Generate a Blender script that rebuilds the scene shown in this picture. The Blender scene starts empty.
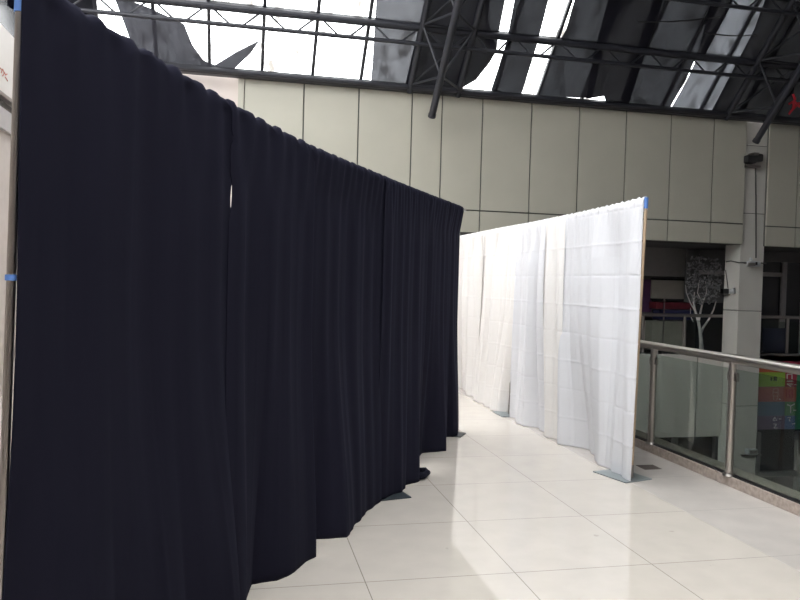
import bpy, bmesh, math, random
import mathutils.geometry
from mathutils import Vector, Matrix
random.seed(7)
C = bpy.context.scene.collection
SC = bpy.context.scene
# ------------------------------------------------------------------ camera
H = 1.6
F = 725.26
YAW, PITCH, ROLL = 0.2163926, 0.0243676, 0.0270920
_fw = Vector((math.sin(YAW)*math.cos(PITCH), math.cos(YAW)*math.cos(PITCH), -math.sin(PITCH)))
_r0 = Vector((math.cos(YAW), -math.sin(YAW), 0))
_u0 = _r0.cross(_fw)
_r = math.cos(ROLL)*_r0 + math.sin(ROLL)*_u0
_u = -math.sin(ROLL)*_r0 + math.cos(ROLL)*_u0
cam_data = bpy.data.cameras.new('camera')
cam_data.sensor_width = 36.0
cam_data.lens = F/800*36.0
cam_data.clip_start = 0.05
cam_data.clip_end = 200
cam = bpy.data.objects.new('camera', cam_data)
C.objects.link(cam)
cam.matrix_world = Matrix(((_r.x, _u.x, -_fw.x, 0), (_r.y, _u.y, -_fw.y, 0), (_r.z, _u.z, -_fw.z, H), (0, 0, 0, 1)))
SC.camera = cam
# ------------------------------------------------------------------ sky and exposure
W = bpy.data.worlds.new('overcast_sky')
SC.world = W
W.use_nodes = True
wn = W.node_tree.nodes
wn['Background'].inputs[0].default_value = (0.985, 0.985, 1.0, 1)
wn['Background'].inputs[1].default_value = 6.9
SC.view_settings.view_transform = 'Standard'
SC.view_settings.look = 'None'
SC.view_settings.gamma = 1
SC.view_settings.use_curve_mapping = False
SC.view_settings.exposure = 0.0


def ray(px, py):
    return _fw + _r*((px-400)/F) - _u*((py-300)/F)


def at(px, py, X=None, Y=None, Z=None):
    """the real point seen at a pixel, on a known plane of the place"""
    d = ray(px, py)
    if X is not None: t = X/d.x
    elif Y is not None: t = Y/d.y
    else: t = (Z-H)/d.z
    return Vector((0, 0, H)) + d*t


# ------------------------------------------------------------------ materials
def mat(name, col, rough=0.6, metal=0.0, spec=0.5, noise=0.0, nscale=8.0, bump=0.0, bscale=60.0, sheen=0.0, stretch=(1, 1, 1)):
    m = bpy.data.materials.new(name)
    m.use_nodes = True
    nt = m.node_tree
    b = nt.nodes['Principled BSDF']
    b.inputs['Base Color'].default_value = (*col, 1)
    b.inputs['Roughness'].default_value = rough
    b.inputs['Metallic'].default_value = metal
    b.inputs['Specular IOR Level'].default_value = spec
    if sheen:
        b.inputs['Sheen Weight'].default_value = sheen
        b.inputs['Sheen Roughness'].default_value = 0.5
    if sheen: b.inputs['Sheen Tint'].default_value = (0.55, 0.6, 1.0, 1)
    if noise or bump:
        tc = nt.nodes.new('ShaderNodeTexCoord')
        mp = nt.nodes.new('ShaderNodeMapping')
        mp.inputs['Scale'].default_value = stretch
        nt.links.new(tc.outputs['Object'], mp.inputs['Vector'])
    if noise:
        n = nt.nodes.new('ShaderNodeTexNoise')
        n.inputs['Scale'].default_value = nscale
        n.inputs['Detail'].default_value = 5
        nt.links.new(mp.outputs[0], n.inputs['Vector'])
        r = nt.nodes.new('ShaderNodeValToRGB')
        r.color_ramp.elements[0].position = 0.3
        r.color_ramp.elements[1].position = 0.7
        r.color_ramp.elements[0].color = (*[c*(1-noise) for c in col], 1)
        r.color_ramp.elements[1].color = (*[min(1, c*(1+noise)) for c in col], 1)
        nt.links.new(n.outputs['Fac'], r.inputs[0])
        nt.links.new(r.outputs[0], b.inputs['Base Color'])
    if bump:
        n2 = nt.nodes.new('ShaderNodeTexNoise')
        n2.inputs['Scale'].default_value = bscale
        n2.inputs['Detail'].default_value = 4
        nt.links.new(mp.outputs[0], n2.inputs['Vector'])
        bp = nt.nodes.new('ShaderNodeBump')
        bp.inputs['Strength'].default_value = bump
        bp.inputs['Distance'].default_value = 0.02
        nt.links.new(n2.outputs['Fac'], bp.inputs['Height'])
        nt.links.new(bp.outputs[0], b.inputs['Normal'])
    return m


def glass_mat(name, tint, gloss=0.06, dirt=0.0, rough=0.02, fres=0.5):
    m = bpy.data.materials.new(name)
    m.use_nodes = True
    nt = m.node_tree
    nt.nodes.clear()
    o = nt.nodes.new('ShaderNodeOutputMaterial')
    t = nt.nodes.new('ShaderNodeBsdfTransparent')
    t.inputs[0].default_value = (*tint, 1)
    g = nt.nodes.new('ShaderNodeBsdfGlossy')
    g.inputs['Roughness'].default_value = rough
    fr = nt.nodes.new('ShaderNodeLayerWeight')
    fr.inputs[0].default_value = 0.25
    mu = nt.nodes.new('ShaderNodeMath'); mu.operation = 'MULTIPLY_ADD'
    mu.inputs[1].default_value = fres
    mu.inputs[2].default_value = gloss
    nt.links.new(fr.outputs['Fresnel'], mu.inputs[0])
    mx = nt.nodes.new('ShaderNodeMixShader')
    nt.links.new(mu.outputs[0], mx.inputs[0])
    nt.links.new(t.outputs[0], mx.inputs[1])
    nt.links.new(g.outputs[0], mx.inputs[2])
    last = mx
    if dirt:
        tc = nt.nodes.new('ShaderNodeTexCoord')
        mp = nt.nodes.new('ShaderNodeMapping')
        mp.inputs['Scale'].default_value = (1.6, 0.8, 0.8)
        nt.links.new(tc.outputs['Object'], mp.inputs[0])
        n = nt.nodes.new('ShaderNodeTexNoise')
        n.inputs['Scale'].default_value = 2.2
        n.inputs['Detail'].default_value = 8
        n.inputs['Roughness'].default_value = 0.65
        nt.links.new(mp.outputs[0], n.inputs['Vector'])
        rp = nt.nodes.new('ShaderNodeValToRGB')
        rp.color_ramp.elements[0].position = 0.50
        rp.color_ramp.elements[1].position = 0.66
        rp.color_ramp.elements[0].color = (*tint, 1)
        rp.color_ramp.elements[1].color = (*[c*(1-dirt) for c in (1.0, 0.975, 0.925)], 1)
        nt.links.new(n.outputs['Fac'], rp.inputs[0])
        nt.links.new(rp.outputs[0], t.inputs[0])
    nt.links.new(last.outputs[0], o.inputs[0])
    return m


def net_mat(name, col, trans, tcol=(1, 1, 1), scale=30):
    """woven shade cloth: a diffuse weave that lets part of the sky through"""
    m = bpy.data.materials.new(name)
    m.use_nodes = True
    nt = m.node_tree
    nt.nodes.clear()
    o = nt.nodes.new('ShaderNodeOutputMaterial')
    d = nt.nodes.new('ShaderNodeBsdfDiffuse'); d.inputs[0].default_value = (*col, 1)
    t = nt.nodes.new('ShaderNodeBsdfTransparent'); t.inputs[0].default_value = (*tcol, 1)
    tc = nt.nodes.new('ShaderNodeTexCoord')
    n = nt.nodes.new('ShaderNodeTexNoise'); n.inputs['Scale'].default_value = scale; n.inputs['Detail'].default_value = 6
    mp = nt.nodes.new('ShaderNodeMapping'); mp.inputs['Scale'].default_value = (1.0, 0.15, 0.15)
    nt.links.new(tc.outputs['Object'], mp.inputs[0]); nt.links.new(mp.outputs[0], n.inputs['Vector'])
    r = nt.nodes.new('ShaderNodeMapRange')
    r.inputs['From Min'].default_value = 0.3; r.inputs['From Max'].default_value = 0.7
    r.inputs['To Min'].default_value = trans*0.82; r.inputs['To Max'].default_value = trans*1.18
    nt.links.new(n.outputs['Fac'], r.inputs[0])
    mx = nt.nodes.new('ShaderNodeMixShader')
    nt.links.new(r.outputs[0], mx.inputs[0]); nt.links.new(d.outputs[0], mx.inputs[1]); nt.links.new(t.outputs[0], mx.inputs[2])
    nt.links.new(mx.outputs[0], o.inputs[0])
    return m


def tile_mat(name, col, rough, line, lx, ly, ox, oy, noise=0.03):
    m = mat(name, col, rough=rough)
    nt = m.node_tree
    b = nt.nodes['Principled BSDF']
    tc = nt.nodes.new('ShaderNodeTexCoord')
    sp = nt.nodes.new('ShaderNodeSeparateXYZ')
    nt.links.new(tc.outputs['Object'], sp.inputs[0])

    def edge(out, off, period, half):
        a = nt.nodes.new('ShaderNodeMath'); a.operation = 'SUBTRACT'; a.inputs[1].default_value = off
        nt.links.new(out, a.inputs[0])
        p = nt.nodes.new('ShaderNodeMath'); p.operation = 'PINGPONG'; p.inputs[1].default_value = period/2
        nt.links.new(a.outputs[0], p.inputs[0])
        l = nt.nodes.new('ShaderNodeMath'); l.operation = 'LESS_THAN'; l.inputs[1].default_value = half
        nt.links.new(p.outputs[0], l.inputs[0])
        return l.outputs[0]
    ex = edge(sp.outputs[0], ox, lx, 0.0028)
    ey = edge(sp.outputs[1], oy, ly, 0.0028)
    mxx = nt.nodes.new('ShaderNodeMath'); mxx.operation = 'MAXIMUM'
    nt.links.new(ex, mxx.inputs[0]); nt.links.new(ey, mxx.inputs[1])
    n = nt.nodes.new('ShaderNodeTexNoise'); n.inputs['Scale'].default_value = 5; n.inputs['Detail'].default_value = 6
    nt.links.new(tc.outputs['Object'], n.inputs['Vector'])
    r = nt.nodes.new('ShaderNodeValToRGB')
    r.color_ramp.elements[0].position = 0.35; r.color_ramp.elements[1].position = 0.65
    r.color_ramp.elements[0].color = (*[c*(1-noise) for c in col], 1)
    r.color_ramp.elements[1].color = (*[c*(1+noise) for c in col], 1)
    nt.links.new(n.outputs['Fac'], r.inputs[0])
    # small scuffs and specks of dirt
    v = nt.nodes.new('ShaderNodeTexNoise'); v.inputs['Scale'].default_value = 9; v.inputs['Detail'].default_value = 2
    nt.links.new(tc.outputs['Object'], v.inputs['Vector'])
    vr = nt.nodes.new('ShaderNodeMapRange')
    vr.inputs['From Min'].default_value = 0.74; vr.inputs['From Max'].default_value = 0.78
    vr.inputs['To Max'].default_value = 0.45
    nt.links.new(v.outputs['Fac'], vr.inputs[0])
    mxs = nt.nodes.new('ShaderNodeMath'); mxs.operation = 'MAXIMUM'
    nt.links.new(mxx.outputs[0], mxs.inputs[0]); nt.links.new(vr.outputs[0], mxs.inputs[1])
    mix = nt.nodes.new('ShaderNodeMix'); mix.data_type = 'RGBA'
    nt.links.new(mxs.outputs[0], mix.inputs[0])
    nt.links.new(r.outputs[0], mix.inputs[6])
    mix.inputs[7].default_value = (*line, 1)
    nt.links.new(mix.outputs[2], b.inputs['Base Color'])
    b.inputs['IOR'].default_value = 1.7
    return m


def cloth_mat(name, col, trans=0.0, rough=0.9, sheen=0.0, bump=0.15, bscale=25, tcol=None, spec=0.15):
    m = mat(name, col, rough=rough, spec=spec, bump=bump, bscale=bscale, sheen=sheen)
    if trans:
        nt = m.node_tree
        b = nt.nodes['Principled BSDF']
        o = [n for n in nt.nodes if n.type == 'OUTPUT_MATERIAL'][0]
        t = nt.nodes.new('ShaderNodeBsdfTranslucent'); t.inputs[0].default_value = (*(tcol or col), 1)
        mx = nt.nodes.new('ShaderNodeMixShader'); mx.inputs[0].default_value = trans
        nt.links.new(b.outputs[0], mx.inputs[1]); nt.links.new(t.outputs[0], mx.inputs[2])
        nt.links.new(mx.outputs[0], o.inputs[0])
    return m


M = dict(
    floor=tile_mat('polished_cream_tile', (0.60, 0.552, 0.495), 0.014, (0.30, 0.27, 0.23), 0.845, 0.875, 0.68, 3.765),
    border=tile_mat('matt_grey_tile', (0.50, 0.463, 0.43), 0.35, (0.30, 0.28, 0.25), 40.0, 0.875, 0.0, 3.765, 0.06),
    granite=mat('kerb_granite', (0.36, 0.30, 0.26), 0.35, noise=0.25, nscale=30),
    clad=mat('cladding_panel', (0.445, 0.43, 0.36), 0.45, noise=0.03, nscale=1.5),
    clad_right=mat('side_plaster', (0.64, 0.57, 0.53), 0.7, noise=0.03, nscale=2),
    joint=mat('panel_joint', (0.10, 0.10, 0.09), 0.8),
    column=mat('column_panel', (0.55, 0.535, 0.49), 0.5, noise=0.03, nscale=2),
    steel=mat('dark_roof_steel', (0.020, 0.021, 0.028), 0.45),
    drain=mat('brown_cast_iron', (0.12, 0.10, 0.09), 0.6),
    plate2=mat('shaded_steel_plate', (0.045, 0.055, 0.065), 0.4, metal=0.3),  # darker steel, with shade under the black drapes put into the colour
    stainless=mat('brushed_stainless', (0.60, 0.56, 0.52), 0.30, metal=1.0),
    darkmetal=mat('dull_metal', (0.30, 0.28, 0.26), 0.35, metal=1.0),
    plate=mat('grey_steel_plate', (0.24, 0.27, 0.28), 0.35, metal=0.2, noise=0.1),
    alu=mat('dull_aluminium', (0.36, 0.33, 0.31), 0.30, metal=1.0),
    blue=mat('blue_tape', (0.10, 0.22, 0.55), 0.6),
    wood=mat('tan_pole', (0.45, 0.33, 0.22), 0.5),
    black=cloth_mat('black_velour', (0.0112, 0.0110, 0.0198), rough=0.95, sheen=0.02, spec=0.06, bump=0.05, bscale=40),
    white=cloth_mat('white_sheeting', (0.745, 0.745, 0.77), trans=0.18, bump=0.22, bscale=9),
    ivory=cloth_mat('ivory_sheeting', (0.84, 0.818, 0.802), trans=0.18, bump=0.22, bscale=9, tcol=(0.85, 0.80, 0.72)),
    roofglass=glass_mat('roof_glass', (0.97, 0.98, 0.98), gloss=0.02, dirt=0.62),
    railglass=glass_mat('rail_glass', (0.80, 0.845, 0.82), gloss=0.012, fres=0.16),
    net=net_mat('grey_shade_net', (0.035, 0.035, 0.042), 0.007, (0.88, 0.93, 1.0)),
    netmid=net_mat('thin_shade_net', (0.06, 0.06, 0.07), 0.036, (0.92, 0.95, 1.0)),
    nethang=net_mat('hanging_shade_net', (0.05, 0.05, 0.062), 0.016, (0.9, 0.93, 1.0)),
    netdark=net_mat('dark_shade_net', (0.016, 0.016, 0.022), 0.0025),
    netpale=net_mat('worn_shade_net', (0.10, 0.105, 0.12), 0.036, (0.88, 0.92, 1.0), 14),
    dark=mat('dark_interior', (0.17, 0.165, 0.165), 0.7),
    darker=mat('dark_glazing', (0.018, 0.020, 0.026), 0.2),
    grey=mat('grey_bulkhead', (0.42, 0.40, 0.40), 0.7, noise=0.05),
    beige=mat('beige_board', (0.42, 0.39, 0.34), 0.7, noise=0.05),
    purple=mat('purple_board', (0.13, 0.05, 0.14), 0.6, noise=0.2, nscale=4),
    red=mat('red_board', (0.20, 0.025, 0.04), 0.6, noise=0.3, nscale=5),
    navy=mat('navy_board', (0.035, 0.04, 0.11), 0.6),
    white_paint=mat('white_paint', (0.66, 0.63, 0.60), 0.6, noise=0.02),
    shop_wall=mat('shop_wall', (0.52, 0.47, 0.44), 0.6, noise=0.04),
    bark=mat('pale_bark', (0.75, 0.72, 0.70), 0.8, noise=0.15),
    leaf=mat('dusty_leaf', (0.36, 0.36, 0.37), 0.7, noise=0.4, nscale=6),
    leafboard=mat('leaf_backing', (0.17, 0.17, 0.17), 0.8, noise=0.3, nscale=5),
    lens=mat('lamp_glass', (0.45, 0.47, 0.47), 0.3),
    blackp=mat('black_plastic', (0.015, 0.015, 0.017), 0.4),
    redpaint=mat('red_plastic', (0.55, 0.02, 0.04), 0.5),
    slab=mat('concrete_slab', (0.30, 0.29, 0.27), 0.8),
)
for n, c in dict(orange=(0.55, 0.13, 0.06), green=(0.30, 0.48, 0.07), crimson=(0.36, 0.03, 0.07), coral=(0.40, 0.13, 0.13),
                 steelblue=(0.10, 0.17, 0.25), violet=(0.15, 0.11, 0.19), brick=(0.45, 0.13, 0.09), leafgreen=(0.10, 0.26, 0.11),
                 blue2=(0.07, 0.14, 0.32), emerald=(0.03, 0.24, 0.12), letter=(0.62, 0.58, 0.60), ink=(0.03, 0.05, 0.02), pinkmark=(0.5, 0.33, 0.31)).items():
    M[n] = mat('sign_'+n, c, 0.45)


# ------------------------------------------------------------------ helpers
def tag(o, label=None, cat=None, group=None, kind=None):
    for k, v in (('label', label), ('category', cat), ('group', group), ('kind', kind)):
        if v: o[k] = v
    return o


def empty(name, loc=(0, 0, 0), rz=0.0):
    o = bpy.data.objects.new(name, None)
    C.objects.link(o)
    o.location = loc
    o.rotation_euler = (0, 0, rz)
    o.empty_display_size = 0.1
    return o


class MB:
    def __init__(s): s.bm = bmesh.new()

    def box(s, a, b, bevel=0.0):
        a = Vector(a); b = Vector(b)
        lo = Vector(map(min, a, b)); hi = Vector(map(max, a, b))
        r = bmesh.ops.create_cube(s.bm, size=1.0)
        for v in r['verts']:
            v.co = Vector((lo[i] + (v.co[i]+0.5)*(hi[i]-lo[i]) for i in range(3)))
        if bevel:
            es = list({e for v in r['verts'] for e in v.link_edges})
            bmesh.ops.bevel(s.bm, geom=es, offset=bevel, segments=2, affect='EDGES', profile=0.5)
        return s

    def tube(s, p, q, r, r2=None, seg=12):
        p = Vector(p); q = Vector(q)
        d = q-p
        res = bmesh.ops.create_cone(s.bm, cap_ends=True, segments=seg, radius1=r, radius2=r if r2 is None else r2, depth=d.length)
        m = Matrix.Translation((p+q)/2) @ d.to_track_quat('Z', 'Y').to_matrix().to_4x4()
        bmesh.ops.transform(s.bm, matrix=m, verts=res['verts'])
        return s

    def bar(s, p, q, w, h, up=(0, 0, 1)):
        """rectangular section bar from p to q; w across, h along 'up'"""
        p = Vector(p); q = Vector(q); up = Vector(up)
        d = (q-p).normalized()
        side = d.cross(up).normalized()
        u2 = side.cross(d).normalized()
        vs = []
        for c in (p, q):
            for a, b in ((-1, -1), (1, -1), (1, 1), (-1, 1)):
                vs.append(s.bm.verts.new(c + side*(a*w/2) + u2*(b*h/2)))
        for f in ((0, 1, 2, 3), (7, 6, 5, 4), (0, 4, 5, 1), (1, 5, 6, 2), (2, 6, 7, 3), (3, 7, 4, 0)):
            s.bm.faces.new([vs[i] for i in f])
        return s

    def path(s, pts, r, seg=8):
        pts = [Vector(p) for p in pts]
        rings = []
        for i, p in enumerate(pts):
            d = (pts[min(i+1, len(pts)-1)] - pts[max(i-1, 0)]).normalized()
            a = d.orthogonal().normalized() if i == 0 else (prev - d*prev.dot(d)).normalized()
            prev = a
            b = d.cross(a)
            rr = r[i] if isinstance(r, (list, tuple)) else r
            rings.append([s.bm.verts.new(p + (a*math.cos(t*2*math.pi/seg) + b*math.sin(t*2*math.pi/seg))*rr) for t in range(seg)])
        for u, v in zip(rings, rings[1:]):
            for t in range(seg):
                s.bm.faces.new((u[t], u[(t+1) % seg], v[(t+1) % seg], v[t]))
        s.bm.faces.new(rings[0][::-1]); s.bm.faces.new(rings[-1])
        return s

    def poly(s, pts, thick):
        """flat outline pts (3D, planar) given thickness along its normal"""
        pts = [Vector(p) for p in pts]
        vs = [s.bm.verts.new(p) for p in pts]
        f = s.bm.faces.new(vs)
        f.normal_update()
        n = f.normal.copy()
        r = bmesh.ops.extrude_face_region(s.bm, geom=[f])
        bmesh.ops.translate(s.bm, vec=n*thick, verts=[g for g in r['geom'] if isinstance(g, bmesh.types.BMVert)])
        return s

    def build(s, name, m, parent=None, smooth=False, local=True):
        bmesh.ops.recalc_face_normals(s.bm, faces=s.bm.faces)
        me = bpy.data.meshes.new(name)
        if parent is not None and local:
            bpy.context.view_layer.update()
            top = parent
            s.bm.transform(world(parent).inverted())
        s.bm.to_mesh(me); s.bm.free()
        me.materials.append(m)
        o = bpy.data.objects.new(name, me)
        C.objects.link(o)
        if parent is not None: o.parent = parent
        if smooth:
            for p in me.polygons: p.use_smooth = True
            try:
                me.set_sharp_from_angle(angle=math.radians(40))
            except Exception:
                pass
        return o


def world(o):
    m = o.matrix_basis.copy()
    while o.parent:
        o = o.parent
        m = o.matrix_basis @ m
    return m


def struct(name, mb, m, smooth=False):
    o = mb.build(name, m, smooth=smooth)
    o['kind'] = 'structure'
    return o


# ------------------------------------------------------------------ structure: our floor
KX0, KX1, KZ = 3.94, 4.20, 0.085
struct('floor', MB().box((-6, -6, -0.35), (3.17, 12.9, 0)), M['floor'])
struct('trim_1', MB().box((3.17, -6, -0.35), (KX0+0.26, 12.9, 0)), M['border'])
struct('trim_2', MB().box((KX0, -6, 0), (KX1, 12.9, KZ), bevel=0.006), M['granite'])

# ------------------------------------------------------------------ far wall across the atrium
YW = 13.0
ZB, ZS, ZT = 2.56, 2.98, 5.12
seam_px = [303, 358, 411.3, 441.5, 482, 531, 579, 626, 671, 714]
seams = [at(p, 140, Y=YW).x for p in seam_px]
X0 = at(244, 90, Y=YW).x
XC0 = at(745.5, 180, Y=YW).x
XC1 = at(767.5, 180, Y=YW).x
g = 0.013


def panels(xs, zs, y0, y1):
    mb = MB()
    for a, b in zip(xs, xs[1:]):
        for c, d in zip(zs, zs[1:]):
            mb.box((a+g, y0, c+g), (b-g, y1, d-g), bevel=0.004)
    return mb


struct('wall_back', panels([X0]+seams+[XC0], [ZB, ZS, ZT], YW, YW+0.06), M['clad'])
struct('wall_back_joints', MB().box((X0+0.005, YW+0.025, ZB+0.005), (XC0-0.005, YW+0.5, ZT-0.005)), M['joint'])
right_seams = [XC1, at(796.5, 210, Y=YW).x, 12.7, 13.7, 14.7, 15.7]
struct('wall_back_right', panels(right_seams, [ZB-0.02, ZS-0.02, ZT], YW, YW+0.06), M['clad'])
struct('wall_back_right_joints', MB().box((XC1+0.005, YW+0.025, ZB-0.015), (15.7, YW+0.5, ZT-0.005)), M['joint'])
struct('wall_back_left', MB().box((-9.6, YW+0.12, -0.3), (X0+0.02, YW+0.5, ZT)), M['clad_right'])
struct('trim_3', MB().box((X0-0.10, YW-0.02, ZB), (X0-0.005, YW+0.12, ZT)), M['clad'])
# recessed strip of the column between the cladding
XL = at(738.5, 300, Y=YW+0.06).x
XR = at(762.0, 300, Y=YW+0.06).x
YCB = at(723.5, 300, X=XL).y
col = MB()
zj = [at(750, 311, Y=YW+0.06).z, at(750, 406, Y=YW+0.06).z, at(752, 213.5, Y=YW+0.06).z, at(752, 145.5, Y=YW+0.06).z]
zz = sorted([-6.0, -3.4]+zj+[ZT])
for a, b in zip(zz, zz[1:]):
    col.box((XL, YW+0.062, a+0.007), (XR, YCB, b-0.007), bevel=0.004)
struct('column', col, M['column'])
struct('column_joints', MB().box((XL+0.006, YW+0.07, -6), (XR-0.006, YCB-0.006, ZT)), M['joint'])

# opposite gallery: floor slab, fascia, interior
YF = 13.45
FZ1 = at(690, 354.5, Y=YF).z
FZ0 = at(690, 437, Y=YF).z
XF = at(696.5, 395, Y=YF).x
fx = [-1.0, 0.6, 2.2, 3.8, 5.4, 7.0, XF, XL+0.0]
mb = MB()
for a, b in zip(fx, fx[1:]):
    mb.box((a+0.014, YF, FZ0), (b-0.014, YF+0.08, FZ1), bevel=0.004)
struct('wall_fascia', mb, M['column'])
struct('wall_fascia_joints', MB().box((-1, YF+0.03, FZ0+0.01), (XL, YF+0.2, FZ1-0.01)), M['joint'])
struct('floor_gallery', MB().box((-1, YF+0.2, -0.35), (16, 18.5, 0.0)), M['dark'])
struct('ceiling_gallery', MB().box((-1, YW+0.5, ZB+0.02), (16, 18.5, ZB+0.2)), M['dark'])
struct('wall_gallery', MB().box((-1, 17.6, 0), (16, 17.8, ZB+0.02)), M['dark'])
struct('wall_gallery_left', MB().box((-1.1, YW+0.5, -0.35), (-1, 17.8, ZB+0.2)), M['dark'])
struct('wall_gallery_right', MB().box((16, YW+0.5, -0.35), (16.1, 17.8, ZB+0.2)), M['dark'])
struct('wall_lower', MB().box((-1, YF+0.5, -6), (16, YF+0.6, -0.35)), M['darker'])
struct('floor_lower', MB().box((3.6, -6, -6.1), (16, YF+0.5, -6)), M['slab'])
# lower shop glazing with mullions, seen through the rail glass
lw = MB()
for x in [9.2, 10.2, 11.25, 12.3, 13.4, 14.5]:
    lw.box((x-0.05, YF+0.4, -6), (x+0.05, YF+0.5, -1.5))
lw.box((XR, YF+0.4, -2.5), (16, YF+0.5, -2.38))
struct('window_2', lw, M['dark'])
struct('wall_lower_side', MB().box((3.6, -6, -6), (3.9, 13.4, -0.36)), M['slab'])  # unseen wall, added to block light leaking in beneath the floor
struct('wall_right', MB().box((16.0, -6, -6), (16.2, YW+0.5, 5.2)), M['grey'])

# ------------------------------------------------------------------ our side: left wall, back wall, ceiling
XWL = -3.0
struct('wall_left', MB().box((XWL-0.3, -6, 0), (XWL, 12.9, 3.4)), M['shop_wall'])
struct('wall_left_upper', MB().box((XWL-0.32, -6, 3.4), (XWL, 12.9, 5.1)), M['darker'])
struct('wall_behind', MB().box((-3.3, -6.3, -6), (16.2, -6, 5.2)), M['shop_wall'])
struct('ceiling', MB().box((-3.3, -6.3, 5.1), (16.2, -1.5, 5.3)), M['white_paint'])

# ------------------------------------------------------------------ glazed roof
S2 = math.sqrt(0.5)
ZR = 5.16
YR = YW
VMAX = 6.6


def roof(x, v, d=0.0):
    """point on the roof slope: v up the slope from the far wall, d below the glass"""
    return Vector((x, YR - v*S2 - d*S2, ZR + v*S2 - d*S2))


def on_roof(px, py, d=0.0):
    """X and v where the sight line meets the slope d below the glass"""
    r = ray(px, py)
    t = ((YR+ZR-H) - 2*d*S2)/(r.y+r.z)
    p = Vector((0, 0, H)) + r*t
    v = (YR - d*S2 - p.y)/S2
    return p.x, v


RN = Vector((0, -S2, -S2))
XA, XB = -4.1, 15.95
raft = [-4.07, -3.2, -2.33, -1.46, -0.6, 0.28, 1.15, 2.01, 2.90, 3.81, 4.54, 5.39, 6.28, 7.13, 7.99, 8.85, 9.75, 10.55, 11.4, 12.25, 13.1, 13.95, 14.8, 15.65]
sky = empty('window_1', (0, YR, ZR))
sky['kind'] = 'structure'
mb = MB()
a, b, c, d = roof(XA, -0.05), roof(XB, -0.05), roof(XB, VMAX), roof(XA, VMAX)
mb.poly([a, b, c, d], 0.01)
mb.build('glass_pane', M['roofglass'], sky)
for x in raft:
    MB().bar(roof(x, -0.05, 0.045), roof(x, VMAX, 0.045), 0.055, 0.07, up=RN).build('mullion', M['steel'], sky)
for v in (0.02, 1.22, 2.36, 3.5, 4.64, 5.78):
    MB().bar(roof(XA, v, 0.035), roof(XB, v, 0.035), 0.04, 0.05, up=RN).build('transom', M['steel'], sky)
# the slope beyond the ridge, towards our side
YRG = YR - VMAX*S2
ZRG = ZR + VMAX*S2
roof2 = empty('window_3', (0, YRG, ZRG)); roof2['kind'] = 'structure'
MB().poly([(XA, YRG, ZRG), (XA, -1.5, 5.25), (XB, -1.5, 5.25), (XB, YRG, ZRG)], 0.01).build('glass_pane', M['roofglass'], roof2)
for x in raft[::2]:
    MB().bar((x, YRG, ZRG-0.05), (x, -1.5, 5.2), 0.06, 0.07).build('mullion', M['steel'], roof2)

MB2 = MB().poly([(16.0, YW+0.5, 5.2), (16.0, YRG, ZRG+0.1), (16.0, -6.0, 5.2)], 0.15)
struct('wall_gable', MB2, M['dark'])  # unseen gable end, added to shut out sky light on the right

# eaves beam
struct('trim_4', MB().box((XA, YR-0.16, ZT-0.06), (XB, YR+0.02, ZR+0.03), bevel=0.015), M['steel'])
struct('trim_5', MB().tube((XA, YR-0.20, ZT-0.01), (XB, YR-0.20, ZT-0.01), 0.045), M['steel'])


def purlin(v, label):
    o = empty('purlin_truss', roof(6, v, 0.5))
    MB().tube(roof(XA, v, 0.13), roof(XB, v, 0.13), 0.062, seg=12).build('top_chord', M['steel'], o, smooth=True)
    dn = Vector((0, 0, -0.27))
    MB().tube(roof(XA, v, 0.13)+dn, roof(XB, v, 0.13)+dn, 0.036, seg=10).build('bottom_chord', M['steel'], o, smooth=True)
    for x0, x1 in zip(raft, raft[1:]):
        m = (x0+x1)/2
        MB().tube(roof(x0+0.03, v, 0.13), roof(m-0.085, v, 0.13)+dn, 0.017, seg=6).build('web', M['steel'], o)
        MB().tube(roof(m+0.085, v, 0.13)+dn, roof(x1-0.03, v, 0.13), 0.017, seg=6).build('web', M['steel'], o)
    tag(o, label, 'roof truss', 'horizontal roof trusses')


purlin(1.20, 'dark steel lattice truss running level under the skylight, nearest above the far wall')
purlin(2.45, 'dark steel lattice truss running level under the skylight, second up from the far wall')


def main_truss(xl, xr, xm, label):
    o = empty('roof_truss', roof((xl+xr)/2, 0.2, 0.8))
    D = 0.80
    for x in (xl, xr):
        MB().tube(roof(x, 0.0, 0.17), roof(x, VMAX, 0.17), 0.055, seg=12).build('top_chord', M['steel'], o, smooth=True)
    b = MB().tube(roof(xm, -0.02, D), roof(xm, VMAX, D), 0.062, seg=14).build('bottom_chord', M['steel'], o, smooth=True)
    MB().tube(roof(xm, -0.08, D), roof(xm, -0.02, D), 0.07, seg=14).build('end_cap', M['steel'], b, smooth=True)
    k = 0
    v = 0.15
    while v + 1.13 < VMAX:
        for x in (xl, xr):
            MB().tube(roof(x, v, 0.17), roof(xm, v+0.56, D), 0.022, seg=8).build('web', M['steel'], o)
            MB().tube(roof(xm, v+0.56, D), roof(x, v+1.13, 0.17), 0.022, seg=8).build('web', M['steel'], o)
        MB().tube(roof(xl, v, 0.17), roof(xr, v, 0.17), 0.022, seg=8).build('tie', M['steel'], o)
        MB().tube(roof(xl, v, 0.17), roof(xr, v+1.13, 0.17), 0.018, seg=8).build('brace', M['steel'], o)
        v += 1.13
    tag(o, label, 'roof truss', 'sloping three-chord roof trusses')


main_truss(2.90, 3.81, 3.23, 'sloping dark steel tube truss whose cut end hangs over the middle of the far wall')
main_truss(9.40, 10.30, 9.80, 'sloping dark steel tube truss whose cut end hangs in front of the beige column')
main_truss(-3.85, -3.0, -3.4, 'sloping dark steel tube truss above the near end of the black curtain')

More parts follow.
